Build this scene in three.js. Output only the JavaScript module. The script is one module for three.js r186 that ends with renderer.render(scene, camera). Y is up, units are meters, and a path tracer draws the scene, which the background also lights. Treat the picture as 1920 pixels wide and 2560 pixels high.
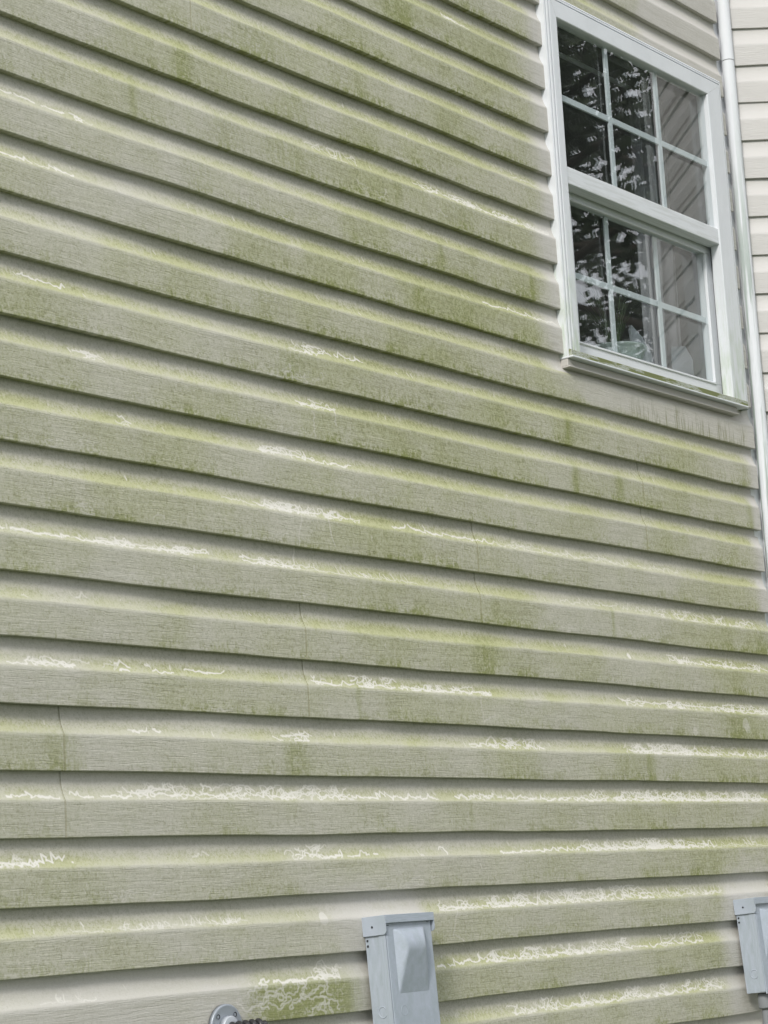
import * as THREE from 'three';
import { mergeGeometries } from 'three/addons/utils/BufferGeometryUtils.js';
import { RoundedBoxGeometry } from 'three/addons/geometries/RoundedBoxGeometry.js';

const scene = new THREE.Scene();
const H = 0.1143;                         // height of one siding course
const Y0 = 1.55 + 1.06967 * H;            // bottom edge of course 0
const wx = (X) => (X - 30) * H, wy = (k) => Y0 + k * H;   // courses along / up the wall -> metres

// ---------- camera ----------
const camera = new THREE.PerspectiveCamera(29.32, 0.75, 0.05, 400);
camera.position.set(wx(0), 1.55, 23.151 * H);
camera.rotation.order = 'YXZ';
camera.rotation.set(0.192694, -0.861955, -0.050925);
scene.add(camera);

// ---------- sky: bright overcast ----------
function makeSky() {
  const w = 512, h = 256, data = new Float32Array(w * h * 4);
  for (let y = 0; y < h; y++) for (let x = 0; x < w; x++) {
    const el = ((y + 0.5) / h - 0.5) * Math.PI, az = (x / w) * Math.PI * 2, s = Math.sin(el);
    let L = s > 0 ? SKY_L * (0.78 + 0.22 * s) : SKY_L * 0.25;
    L *= 1 + 0.07 * Math.sin(az * 3 + 5 * s + 1) + 0.05 * Math.sin(az * 7 - 9 * s) * (1 - Math.abs(s));
    const o = (y * w + x) * 4;
    data[o] = L * 0.965; data[o + 1] = L * 0.99; data[o + 2] = L * 1.05; data[o + 3] = 1;
  }
  const t = new THREE.DataTexture(data, w, h, THREE.RGBAFormat, THREE.FloatType);
  t.mapping = THREE.EquirectangularReflectionMapping; t.magFilter = THREE.LinearFilter; t.minFilter = THREE.LinearFilter; t.needsUpdate = true;
  return t;
}
const SKY_L = 1.05;
const sky = makeSky();
scene.background = sky; scene.environment = sky;
const sun = new THREE.DirectionalLight(0xfffbf4, 1.5);
sun.position.set(-14.5, 13, 6.2); sun.target.position.set(0, 2, 0);
sun.castShadow = true; sun.shadow.radius = 20; sun.shadow.mapSize.set(2048, 2048);
Object.assign(sun.shadow.camera, { left: -12, right: 12, top: 12, bottom: -12, near: 1, far: 60 });
scene.add(sun, sun.target);
const renderer = new THREE.WebGLRenderer({ antialias: true });
renderer.setSize(768, 1024);
renderer.toneMapping = THREE.LinearToneMapping;
renderer.toneMappingExposure = 1.76;
renderer.shadowMap.enabled = true;
renderer.shadowMap.type = THREE.PCFSoftShadowMap;
// snail trails eaten into the algae: [course, from, to, height from, height to, kind, reach], in courses along the wall
const TRAILS = [[11,18.28,19.68,0.71,0.63,0,0.5], [11,19.73,19.96,0.7,0.65,1,0.5], [10,18.26,19.76,0.62,0.62,0,0.6], [8,18.59,19.51,0.72,0.65,0,0.7], [7,19.68,20.36,0.68,0.65,1,0.5], [6,20.64,20.84,0.74,0.63,1,0.6], [12,28.48,30.0,0.68,0.62,1,0.6], [12,29.71,32.93,0.64,0.61,2,0.55], [10,30.49,32.95,0.63,0.62,0,0.6], [13,31.73,32.71,0.65,0.63,3,0.5], [8,25.05,25.66,0.73,0.64,2,1], [8,25.59,26.68,0.66,0.67,0,0.8], [8,24.47,25.44,0.12,0.11,4,0.8], [7,24.92,25.84,0.64,0.62,1,0.7], [6,23.83,25.22,0.63,0.63,2,0.7], [6,25.65,26.24,0.61,0.65,0,0.6], [5,23.64,26.2,0.64,0.64,2,0.7], [5,22.86,23.66,0.65,0.63,3,0.5], [5,27.3,30.23,0.63,0.63,0,0.6], [5,30.23,34.57,0.63,0.64,3,0.6], [4,18.17,19.33,0.64,0.6,0,0.5], [4,19.33,20.36,0.62,0.62,0,0.6], [4,20.36,20.95,0.62,0.62,2,0.6], [4,20.95,22.49,0.61,0.65,1,0.5], [4,23.26,24.68,0.67,0.63,1,0.5], [4,24.61,27.89,0.62,0.69,5,0.8], [3,18.54,18.67,0.66,0.64,3,0.6], [3,19.67,19.86,0.68,0.66,3,0.6], [5,30.92,37.11,0.6,0.62,3,0.8], [4,32.44,36.04,0.66,0.65,3,0.7], [4,36.04,40.15,0.65,0.6,4,0.8], [2,18.52,19.55,0.65,0.62,2,0.6], [2,20.42,20.69,0.72,0.65,1,0.8], [2,21.06,21.14,0.71,0.66,1,0.6], [2,21.89,22.83,0.68,0.65,0,0.5], [2,24.79,25.38,0.64,0.6,1,0.6], [2,25.38,27.45,0.6,0.61,1,0.9], [2,27.45,28.8,0.61,0.62,2,0.5], [2,28.8,29.87,0.62,0.63,1,0.6], [3,36.35,40.51,0.62,0.63,1,0.7], [2,34.36,38.41,0.69,0.66,1,0.6], [2,38.4,40.42,0.64,0.63,2,0.8], [1,24.12,24.85,0.67,0.66,2,0.7], [1,20.65,21.34,0.65,0.64,0,0.6], [1,28.99,29.98,0.63,0.62,1,1], [1,30.21,31.55,0.66,0.6,2,0.9], [1,34.39,40.25,0.62,0.62,1,0.9], [1,34.39,38.24,0.6,0.6,4,0.8], [0,18.23,19.23,0.62,0.61,0,0.7], [0,19.41,20.91,0.64,0.62,0,0.7], [0,20.53,22.63,0.68,0.62,2,1.1], [0,22.63,24.38,0.65,0.63,1,1], [0,23.93,25.79,0.68,0.63,2,1.1], [0,25.79,28.15,0.65,0.62,0,0.8], [0,28.69,33.1,0.64,0.6,0,0.8], [0,28.9,33.1,0.64,0.6,3,1], [0,33.1,40.06,0.63,0.62,1,1], [0,33.92,40.06,0.6,0.62,2,0.8], [-1,18.09,18.6,0.63,0.61,2,1], [-1,18.43,19.48,0.62,0.61,0,1], [-1,21.91,22.27,0.69,0.67,3,0.8], [-1,24.32,25.24,0.65,0.62,2,1], [-1,25.19,26.39,0.63,0.63,0,0.8], [-1,27.54,27.63,0.66,0.64,3,1], [-1,28.14,28.34,0.71,0.62,0,0.8], [-1,29.93,32.49,0.6,0.62,0,0.6], [-1,32.49,37.15,0.62,0.62,1,1], [-1,33.3,36.78,0.62,0.62,2,0.7], [-1,37.15,39.89,0.62,0.62,5,1.3], [-2,19.41,23.05,0.66,0.62,5,0.9], [-2,28.17,30.63,0.62,0.6,2,0.9], [-2,30.12,35.02,0.62,0.62,2,1.2], [-2,35.03,37.95,0.62,0.62,5,1.3], [-3,27.89,29.23,0.6,0.62,0,0.8], [-3,29.31,32.41,0.62,0.62,2,0.9], [-3,32.25,36.84,0.62,0.62,1,1], [-3,23.34,24.31,0.62,0.62,0,1.2], [-3,24.31,25.24,0.61,0.62,2,1.4], [-4,30.05,37.44,0.62,0.62,1,1.1], [-4,30.05,37.43,0.62,0.62,3,1], [12,25.73,26.76,0.66,0.62,4,0.5], [12,29.01,29.37,0.23,0.17,3,0.5], [12,26.85,27.38,0.04,-0.02,4,0.5], [4,18.34,22.39,0.62,0.65,3,0.5], [16,29.76,30.14,0.63,0.65,2,0.4], [-3,18.82,19.61,0.93,0.93,5,1], [-2,35.39,37.76,0.7,0.62,3,1]];
const DROPS = [[25.21,7.51,25.22,7.04],[25.8,7.62,25.78,7.34],[29.57,2.56,29.6,2.07],[29.6,2.07,29.97,2.21],[28.51,-1.37,28.33,-1.86],[28.4,-1.86,28.79,-2.05],[24.77,5.57,24.62,4.7],[25.41,5.75,25.61,5.09]];
const PATCHES = [[13,22.21,0.38,1],[11,22.46,0.58,0.6],[3,29.81,0.63,1],[1,24.41,0.45,1],[8,33.11,0.2,1],[7,33.21,0.2,1],[7,34.89,0.25,0.8],[7,40.37,0.26,1],[4,40.37,0.65,1],[4,34.27,0.12,0.8],[-3,24.45,2.62,0.9],[12,24.86,0.97,0.8],[13,25.14,0.76,0.8],[12,30.08,0.8,0.5],[11,30.09,0.66,0.5],[9,24.04,0.82,0.7],[8,24.71,0.73,0.6],[2,26.07,0.13,0.8],[11,32.13,0.11,0.8],[1,35.21,0.18,0.8],[1,19.21,0.46,0.6],[0,29.06,0.1,0.5],[1,34.73,0.9,0.6],[2,38.84,1.74,0.7],[14,24.24,1.17,0.9],[16,28.28,0.76,0.7],[12,23.19,0.6,0.6],[12,21.04,0.18,0.8],[11,29.16,0.18,0.8],[10,28.39,0.37,0.7]];

// ---------- seeded randomness and tileable noise ----------
let seed = 7;
const rnd = () => { seed = (seed * 1664525 + 1013904223) >>> 0; return seed / 4294967296; };
const rr = (a, b) => a + (b - a) * rnd();
const NS = 512;
function noiseTile(octaves, base, gain) {
  const out = new Float32Array(NS * NS); let amp = 1, sum = 0;
  for (let o = 0, n = base; o < octaves && n <= NS; o++, n *= 2, amp *= gain) {
    const g = new Float32Array(n * n); for (let i = 0; i < g.length; i++) g[i] = rnd();
    for (let y = 0; y < NS; y++) {
      const fy = (y * n) / NS, y0 = Math.floor(fy), ty = fy - y0, sy = ty * ty * (3 - 2 * ty), ya = (y0 % n) * n, yb = ((y0 + 1) % n) * n;
      for (let x = 0; x < NS; x++) {
        const fx = (x * n) / NS, x0 = Math.floor(fx), tx = fx - x0, sx = tx * tx * (3 - 2 * tx), xa = x0 % n, xb = (x0 + 1) % n;
        const a = g[ya + xa] + (g[ya + xb] - g[ya + xa]) * sx, b = g[yb + xa] + (g[yb + xb] - g[yb + xa]) * sx;
        out[y * NS + x] += amp * (a + (b - a) * sy);
      }
    }
    sum += amp;
  }
  let m = 0, v = 0; for (const q of out) m += q; m /= out.length; for (const q of out) v += (q - m) ** 2; v = Math.sqrt(v / out.length);
  for (let i = 0; i < out.length; i++) out[i] = Math.min(1, Math.max(0, 0.5 + (0.2 * (out[i] - m)) / v));   // mean .5, deviation .2
  return out;
}
const FBM = noiseTile(6, 8, 0.55), FINE = noiseTile(3, 64, 0.7), FBM2 = noiseTile(6, 8, 0.6);
function nz(t, x, y) {                    // x, y in tiles
  x = (x - Math.floor(x)) * NS; y = (y - Math.floor(y)) * NS;
  const x0 = x | 0, y0 = y | 0, fx = x - x0, fy = y - y0, x1 = (x0 + 1) & 511, a = (y0 & 511) * NS, b = ((y0 + 1) & 511) * NS, xx = x0 & 511;
  const p = t[a + xx] + (t[a + x1] - t[a + xx]) * fx, q = t[b + xx] + (t[b + x1] - t[b + xx]) * fx;
  return p + (q - p) * fy;
}
const sstep = (a, b, x) => { const t = Math.min(1, Math.max(0, (x - a) / (b - a))); return t * t * (3 - 2 * t); };
const bell = (x, m, s) => Math.exp(-(((x - m) / s) ** 2));
const srgb8 = (v) => { v = Math.min(1, Math.max(0, v)); return (v <= 0.0031308 ? v * 12.92 : 1.055 * Math.pow(v, 1 / 2.4) - 0.055) * 255; };
const LUT = new Uint8Array(4097); for (let i = 0; i <= 4096; i++) LUT[i] = srgb8(i / 4096);
const to8 = (v) => LUT[Math.max(0, Math.min(4096, (v * 4096) | 0))];
function dataTex(data, w, h, colour, wrap = THREE.RepeatWrapping) {
  const t = new THREE.DataTexture(data, w, h, THREE.RGBAFormat);
  t.magFilter = THREE.LinearFilter; t.minFilter = THREE.LinearMipmapLinearFilter; t.generateMipmaps = true;
  t.wrapS = t.wrapT = wrap; if (colour) t.colorSpace = THREE.SRGBColorSpace; t.needsUpdate = true;
  return t;
}
const std = (o) => new THREE.MeshStandardMaterial(o);
const rgb = (r, g, b) => new THREE.Color().setRGB(r, g, b);

// ---------- the stained wall: clean vinyl, algae, snail trails, drips, painted in wall coordinates ----------
const RIDGE = 0.565;                      // share of a course that is its flat face; above it the cove
const SX0 = 17.5, SXM = 30.5, SV0 = -6, SVM = 8, QW = 13, QH = 14, TW = 1536, TH = 1664;
const CLEAN = [0.56, 0.54, 0.507];

function paintTrails(ctx) {               // white where the algae has been eaten away
  seed = 99;
  ctx.lineCap = 'round'; ctx.lineJoin = 'round';
  const stroke = (pts, w, a) => { ctx.lineWidth = w; ctx.strokeStyle = `rgba(255,255,255,${a})`; ctx.beginPath(); pts.forEach(([x, y], i) => (i ? ctx.lineTo(x, y) : ctx.moveTo(x, y))); ctx.stroke(); };
  function wander(k, x0, x1, ta, tb, reach, w, a, cap = 0.9, floor = 0.585) {
    const n = Math.max(6, Math.ceil((x1 - x0) / 0.034)); let pts = [], off = 0, peak = 0;
    for (let i = 0; i <= n; i++) {
      const u = i / n, base = ta + (tb - ta) * u;
      off = off * 0.7 + rr(-1, 1) * 0.034 * reach;
      if (rnd() < 0.09) peak = rr(0.04, 0.14) * reach; else peak *= 0.6;
      pts.push([x0 + (x1 - x0) * u + rr(-0.035, 0.035), k + Math.min(cap, Math.max(floor, base + off + peak))]);
    }
    for (let i = 0; i < pts.length - 1; i += 3) if (rnd() > 0.06) stroke(pts.slice(i, i + 4), w * rr(0.55, 1.3), Math.min(1, a * rr(0.6, 1)));
  }
  function scribble(k, x, t, size, w, a, lo, hi) {
    let dir = rr(0, 6.28), pts = [], X = x, T = t; const n = 8 + Math.floor(rnd() * 18);
    for (let i = 0; i < n; i++) {
      dir += rr(-1.25, 1.25); X += Math.cos(dir) * 0.045 * size; T += Math.sin(dir) * 0.032 * size;
      if (T < lo) { T = lo; dir = -dir; } if (T > hi) { T = hi; dir = -dir; }
      pts.push([X, k + T]);
    }
    stroke(pts, w * rr(0.7, 1.15), a);
  }
  for (const [k, x0, x1, ta, tb, kind, reach] of TRAILS) {
    const len = x1 - x0, low = ta < 0.4;
    if (kind === 0) wander(k, x0, x1, ta, tb, reach, 0.03, 1.2);
    if (kind === 3) { wander(k, x0, x1, ta, tb, reach * 1.2, 0.026, 0.5, 0.95, low ? 0.05 : 0.585); }
    if (kind === 1 || kind === 2) {
      wander(k, x0, x1, Math.max(ta, 0.6), Math.max(tb, 0.6), reach * 0.7, 0.027, 1.0);
      const n = Math.ceil(len * (kind === 2 ? 10 : 5));
      for (let i = 0; i < n; i++) { const x = rr(x0, x1), e = Math.min(1, 4 * Math.min(x - x0, x1 - x) + 0.25); scribble(k, x, rr(0.595, 0.6 + 0.13 * reach * e), 0.9, 0.022, rr(0.35, 1), 0.585, 0.62 + 0.2 * reach * e); }
    }
    if (kind === 4) for (let i = 0; i < len * 10; i++) scribble(k, rr(x0, x1), low ? rr(0.03, 0.22) : rr(0.585, 0.68), 0.9, 0.026, rr(0.3, 0.6), low ? 0.01 : 0.57, low ? 0.3 : 0.8);
    if (kind === 5) wander(k, x0, x1, 0.6, 0.6, reach * 0.5, 0.02, 0.45);
    if (kind === 5) for (let i = 0; i < len * 6; i++) {
      const x = rr(x0, x1), t0 = rr(0.6, 0.64), up = rr(0.03, 0.16) * reach, lean = rr(-0.1, 0.04);
      stroke([[x, k + t0], [x + lean * 0.5 + rr(-0.03, 0.03), k + t0 + up * 0.5], [x + lean, k + Math.min(0.9, t0 + up)]], rr(0.012, 0.026), rr(0.25, 0.8));
      if (rnd() < 0.3) scribble(k, x, t0, 0.6, 0.018, 0.6, 0.585, 0.68);
    }
  }
  for (const [xa, ya, xb, yb] of DROPS) {
    const pts = []; for (let i = 0; i <= 9; i++) { const u = i / 9; pts.push([xa + (xb - xa) * u + rr(-0.025, 0.025), ya + (yb - ya) * u]); }
    stroke(pts, 0.032, 0.5);
  }
  // loops grazed into the dark green patch left of the first box
  for (let i = 0; i < 15; i++) {
    let x = rr(23.4, 25.3), t = rr(0.08, 0.5), d = rr(0, 6.28), pts = [];
    for (let j = 0; j < 22; j++) { d += rr(-1.3, 1.3); x += Math.cos(d) * 0.05; t += Math.sin(d) * 0.034; if (t < 0.02 || t > 0.6) d = -d; t = Math.min(0.62, Math.max(0.02, t)); pts.push([x, -3 + t]); }
    stroke(pts, 0.034, 0.7);
  }
  // bare spots and short flecks everywhere
  const blob = (x, y, r, a) => { ctx.fillStyle = `rgba(255,255,255,${a})`; ctx.beginPath(); ctx.ellipse(x, y, r, r * 1.1, 0.3, 0, 7); ctx.fill(); };
  blob(39.3, 2.33, 0.13, 0.5); blob(39.36, 2.24, 0.11, 0.4); blob(34.8, 3.64, 0.06, 0.9); blob(37.1, 2.1, 0.09, 0.5); blob(24.9, -1.42, 0.1, 0.6);
  for (let i = 0; i < 520; i++) {
    const k = Math.floor(rr(-6, 22)), x = rr(17.5, 41), t = rnd() < 0.75 ? rr(0.59, 0.74) : rr(0.02, 0.5), l = rr(0.02, 0.09);
    stroke([[x, k + t], [x + rr(-0.05, 0.02), k + t + l]], rr(0.012, 0.03), rr(0.25, 0.75));
  }
  for (let i = 0; i < 46; i++) {            // feathery scraping along the lower edge of the faces
    const k = Math.floor(rr(-4, 18)), x = rr(18, 40), n = 3 + Math.floor(rnd() * 5);
    for (let j = 0; j < n; j++) scribble(k, x + rr(-0.5, 0.5), rr(0.02, 0.12), 0.7, 0.022, rr(0.2, 0.5), 0.01, 0.2);
  }
}

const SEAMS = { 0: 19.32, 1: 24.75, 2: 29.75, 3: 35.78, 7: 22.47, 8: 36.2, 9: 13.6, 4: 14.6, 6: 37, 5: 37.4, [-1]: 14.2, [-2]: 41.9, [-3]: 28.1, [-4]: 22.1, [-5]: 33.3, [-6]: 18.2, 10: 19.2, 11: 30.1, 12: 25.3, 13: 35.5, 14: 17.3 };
function stainTexture(X0, V0) {
  const cv = document.createElement('canvas'); cv.width = TW; cv.height = TH;
  const ctx = cv.getContext('2d'); ctx.fillStyle = '#000'; ctx.fillRect(0, 0, TW, TH);
  ctx.setTransform(TW / QW, 0, 0, TH / QH, (-X0 * TW) / QW, (-V0 * TH) / QH);
  paintTrails(ctx);
  const mask = ctx.getImageData(0, 0, TW, TH).data, out = new Uint8Array(TW * TH * 4);
  for (let j = 0; j < TH; j++) {
    const V = V0 + ((j + 0.5) * QH) / TH, k = Math.floor(V), t = V - k, face = t < RIDGE, mine = PATCHES.filter((q) => q[0] === k);
    const pair = Math.floor(k / 2), kh = nz(FBM2, k * 0.377 + 0.11, 0.37);
    for (let i = 0; i < TW; i++) {
      const X = X0 + ((i + 0.5) * QW) / TW;
      // how green this part of the wall is
      let G = 0.72 + 0.5 * (nz(FBM, X * 0.021 + 0.3, V * 0.024) - 0.5) + 0.4 * (nz(FBM2, X * 0.045, k * 0.29 + t * 0.02) - 0.5);
      G += 0.3 * bell(X, 28.5, 6.5) * sstep(1, 11, V) - 0.16 * sstep(24, 19, X) * sstep(9, 1, V) - 0.06 * sstep(30, 18, X) + 0.1 * sstep(31, 38, X) * sstep(7, 0, V);
      // rinsed zones: beside, under and over the window, at the corner, round the boxes and the round fitting
      const wob = 0.5 * (nz(FBM2, X * 0.09 + 0.7, V * 0.12) - 0.5);
      let rinse = 0;
      if (V > 9.6) rinse = Math.max(rinse, sstep(32.0 + wob, 32.95 + wob * 0.4, X) * (V < 18.1 ? 1 : 0.2));
      if (V > 18.1) rinse = Math.max(rinse, sstep(36.4, 37.4, X + wob * 2));
      if (V > 8.5 && V < 10.1) rinse = Math.max(rinse, 0.86 * sstep(8.75, 9.15, V + wob * 0.5 - 0.4 * sstep(34.5, 32.5, X)) * sstep(32.1, 34.2, X + wob * 1.5));
      rinse = Math.max(rinse, sstep(40.15, 40.6, X + wob * 0.5) * (k > 4 || k < 0 ? 1 : 0.3));
      for (const bx of [25.85, 38.15]) {
        const dx = X < bx + 0.3 ? Math.max(0, bx - X) / (bx > 30 ? 0.75 : 1.05) : Math.max(0, X - bx - 1.5) / 0.3, dy = Math.max(0, V + 1.4) / 0.95;
        if (V < 0.2) rinse = Math.max(rinse, 0.9 * (1 - sstep(0.15, 1.15, Math.hypot(dx, dy) + wob * 1.2 + 0.25 * (nz(FINE, X * 0.2, V * 0.2) - 0.5))));
      }
      rinse = Math.max(rinse, 0.95 * (1 - sstep(0.5, 1.25, Math.hypot((X - 22.5) / 1.1, (V + 2.75) / 0.75) + wob)));
      if (k === -3 && X < 24) rinse = Math.max(rinse, 0.8 * sstep(23.5, 23.0, X + wob * 0.5));
      G = Math.max(0, Math.min(1.25, G)) * (1 - rinse);
      const f1 = nz(FINE, X * 0.42, V * 0.42), f2 = nz(FINE, X * 1.1 + 0.5, V * 1.05), f3 = nz(FBM, X * 0.31, V * 0.33 + 0.4);
      // runs: columns of algae washed down the face
      const st = nz(FBM, X * 0.17 + kh * 3.1, k * 0.173 + t * 0.035), st2 = nz(FINE, X * 0.36 + k * 0.31, k * 0.27 + t * 0.055);
      const cloud = nz(FBM, X * 0.085 + kh * 2.7, k * 0.31 + t * 0.11), clump = nz(FBM2, X * 0.24 + 0.3 * kh, V * 0.34), film = sstep(0.2, 0.8, cloud);
      let yellow = 0, green = 0, dirtShade = 0;
      const up = sstep(RIDGE - 0.1, RIDGE + 0.03, t);     // 0 on the flat face, 1 in the cove, blending over the bend
      {
        const edge = sstep(0.3 * (0.3 + 0.9 * clump), 0.0, t), speck = 0.55 * f1 + 0.25 * f2 + 0.2 * st2;
        let g = G * (0.17 + 0.2 * film + 0.16 * sstep(0.4, 0.9, st)) * (0.25 + 1.5 * speck) + G * 0.6 * edge * sstep(0.46, 0.74, 0.5 * clump + 0.3 * f1 + 0.2 * st2);
        g += G * 0.22 * sstep(0.7, 0.9, st2) * sstep(0.55, 0.2, t) * f3;
        green = g * (1 - up); yellow = G * (0.32 + 0.2 * film) * (1 - up);
        dirtShade = (0.2 + 0.34 * (f1 - 0.25) * (0.4 + G) + 0.2 * (f2 - 0.4)) * (1 - up);
      }
      {
        const band = bell(t, RIDGE + 0.045, 0.085) + 0.6 * bell(t, RIDGE + 0.15, 0.09);
        yellow += up * G * Math.min(1.2, band * (0.85 + 0.5 * (f3 - 0.4) + 0.5 * (f1 - 0.5)) + 0.16) * (0.75 + 0.4 * film);
        green += up * G * (0.3 * bell(t, RIDGE + 0.13, 0.12) * sstep(0.35, 0.75, f1 * 0.7 + f2 * 0.3) + 0.16 * sstep(0.6, 0.85, st2) * bell(t, 0.66, 0.1) + 0.1 * film);
        dirtShade += up * (0.03 + (0.14 + 0.4 * G) * sstep(0.6, 0.76, t) * (0.4 + 0.6 * sstep(0.3, 0.7, f1 * 0.6 + f2 * 0.4)) + 0.06 * G + 0.3 * G * sstep(0.5, 0.8, f2) * bell(t, 0.66, 0.09));
      }
      if (face) {                            // dirt settles in the embossed grain
        const gu = X / 16 + (((2 * pair * 0.37) % 1) + 1) % 1, gv = (k & 1) + t, warp = 0.06 * (nz(FBM, gu * 1, gv * 0.5) - 0.5) + 0.008 * (nz(FBM2, gu * 5, gv * 0.5) - 0.5);
        dirtShade += 0.15 * sstep(0.54, 0.76, nz(FINE, gu * 0.5, (gv + warp) * 0.5)) * (0.5 + f3) - 0.05 * sstep(0.42, 0.25, nz(FINE, gu * 0.5, (gv + warp) * 0.5));
      }
      if (k === -3) green += 0.5 * sstep(22.9, 23.5, X + (f1 - 0.5) * 0.5) * sstep(25.85, 25.3, X + (f1 - 0.5) * 0.4) * (1 - up) * (0.3 + 0.8 * f1 + 0.3 * f2);
      const sx = SEAMS[pair]; if (sx !== undefined && X > sx - 0.022 && X < sx + 0.004) dirtShade += 0.45;  // thin dark line painted at each seam as the shade of the gap
      for (const [, px, pw, ps] of mine) {
        const a = 0.55 * bell(X + (f3 - 0.5) * 0.12, px, pw * 0.62), b = pw < 0.3 ? 1 : sstep(0.25, 0.55, f1 * 0.5 + st2 * 0.5);
        green += ps * a * (0.35 + 0.55 * b) * (face ? 1 : 0.55 * bell(t, RIDGE, 0.2));
      }
      // drips below the window sill and streaks on its right
      if (face && (k === 9 || k === 8) && X > 34.5 && X < 40.4) { const d = sstep(0.62, 0.72, nz(FINE, X * 0.55, k * 0.2 + t * 0.02)) * sstep(0.75 * nz(FBM, X * 0.3, 0.2 + k * 0.1) + 0.1, 0.0, t - 0.05) * sstep(34.5, 36.5, X); dirtShade += (k === 9 ? 0.75 : 0.3) * d; green += 0.3 * d; }
      dirtShade += 0.5 * sstep(0.79, 0.86, f2) * (0.3 + G) + 0.35 * sstep(0.84, 0.9, f1) * G;
      const m = (mask[(j * TW + i) * 4] / 255) * (face ? 0.8 : 1);
      yellow *= 1 - m; green *= 1 - m; dirtShade *= 1 - 0.85 * m;
      green = Math.min(0.95, green); yellow = Math.min(0.95, yellow); dirtShade = Math.min(0.85, dirtShade);
      const tone = 1 + 0.05 * (nz(FBM2, X * 0.06, V * 0.06) - 0.5) + 0.02 * Math.sin(pair * 12.9 + (X > 29 ? 1 : 0));
      let r = CLEAN[0] * tone, g = CLEAN[1] * tone, b = CLEAN[2] * tone;
      r *= 1 - yellow * 0.15; g *= 1 - yellow * 0.11; b *= 1 - yellow * 0.46;
      r *= 1 - green * 0.48; g *= 1 - green * 0.425; b *= 1 - green * 0.74;
      r *= 1 - dirtShade * 0.44; g *= 1 - dirtShade * 0.445; b *= 1 - dirtShade * 0.52;
      if (m > 0.02) { const q = m * (face ? 0.3 : 0.85); r += (0.7 - r) * q; g += (0.68 - g) * q; b += (0.62 - b) * q; }
      const o = (j * TW + i) * 4; out[o] = to8(r); out[o + 1] = to8(g); out[o + 2] = to8(b); out[o + 3] = 255;
    }
  }
  return dataTex(out, TW, TH, true, THREE.MirroredRepeatWrapping);
}
// embossed wood grain: one tile is 8 courses long and one panel (two courses) high
function grainTexture() {
  const w = 2048, h = 768, out = new Uint8Array(w * h * 4);
  for (let j = 0; j < h; j++) for (let i = 0; i < w; i++) {
    const u = i / w, V = (j / h) * 2, t = V % 1; let g;
    if (t < RIDGE) {
      const warp = 0.06 * (nz(FBM, u * 1, V * 0.5) - 0.5) + 0.008 * (nz(FBM2, u * 5, V * 0.5) - 0.5);
      const a = nz(FINE, u * 0.5, (V + warp) * 0.5), b = nz(FBM, u * 5, (V + warp) * 6), c = nz(FINE, u * 4, (V + warp) * 1.5);
      g = 0.5 + 0.9 * (0.6 * a + 0.2 * b + 0.2 * c - 0.5) - 0.5 * sstep(0.56, 0.76, a);
      g = Math.min(1, Math.max(0, g)) * sstep(RIDGE, RIDGE - 0.02, t) * sstep(0, 0.012, t) + 0.5 * (1 - sstep(RIDGE, RIDGE - 0.02, t) * sstep(0, 0.012, t));
    } else g = 0.5 + 0.12 * (nz(FINE, u * 8, V * 2) - 0.5);
    const o = (j * w + i) * 4; out[o] = out[o + 1] = out[o + 2] = g * 255; out[o + 3] = 255;
  }
  const t = dataTex(out, w, h, false); t.channel = 1; return t;
}
const grain = grainTexture();
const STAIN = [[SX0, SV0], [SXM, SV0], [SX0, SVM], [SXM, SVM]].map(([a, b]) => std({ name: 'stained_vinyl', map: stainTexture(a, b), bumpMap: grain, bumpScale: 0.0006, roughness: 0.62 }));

// cream vinyl of the angled bay: nearly clean
function cleanTexture() {
  const w = 512, h = 512, out = new Uint8Array(w * h * 4);
  for (let j = 0; j < h; j++) for (let i = 0; i < w; i++) {
    const t = ((j / h) * 2) % 1, d = 0.05 * (nz(FBM, i / w, j / h) - 0.5) + 0.03 * (nz(FINE, i / w, j / h) - 0.5) + (t < RIDGE ? 0.04 : 0), o = (j * w + i) * 4;
    out[o] = to8(0.525 * (1 - d)); out[o + 1] = to8(0.51 * (1 - d)); out[o + 2] = to8(0.49 * (1 - d)); out[o + 3] = 255;
  }
  return dataTex(out, w, h, true);
}
const creamVinyl = std({ name: 'cream_vinyl', map: cleanTexture(), bumpMap: grain, bumpScale: 0.0007, roughness: 0.55 });
creamVinyl.map.channel = 1;

// ---------- helpers ----------
const taken = new Set();
function numbered(n) { let s = n, i = 0; while (taken.has(s)) s = `${n}_${String(++i).padStart(3, '0')}`; taken.add(s); return s; }
function thing(name, label, category, at = [0, 0, 0], group) {
  const o = new THREE.Group(); o.name = numbered(name); o.position.set(...at); o.userData = { label, category }; if (group) o.userData.group = group; scene.add(o); return o;
}
function part(name, geo, mat, parent, label) {
  const m = new THREE.Mesh(geo, mat); m.name = name; m.castShadow = m.receiveShadow = true; if (label) m.userData.label = label; parent.add(m); return m;
}
function sub(name, parent, label) { const g = new THREE.Group(); g.name = name; if (label) g.userData.label = label; parent.add(g); return g; }
const box = (x0, x1, y0, y1, z0, z1, r = 0.0015) => {
  const w = x1 - x0, h = y1 - y0, d = z1 - z0, g = r ? new RoundedBoxGeometry(w, h, d, 2, Math.min(r, w / 2.1, h / 2.1, d / 2.1)) : new THREE.BoxGeometry(w, h, d);
  return g.translate((x0 + x1) / 2, (y0 + y1) / 2, (z0 + z1) / 2);
};
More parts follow.
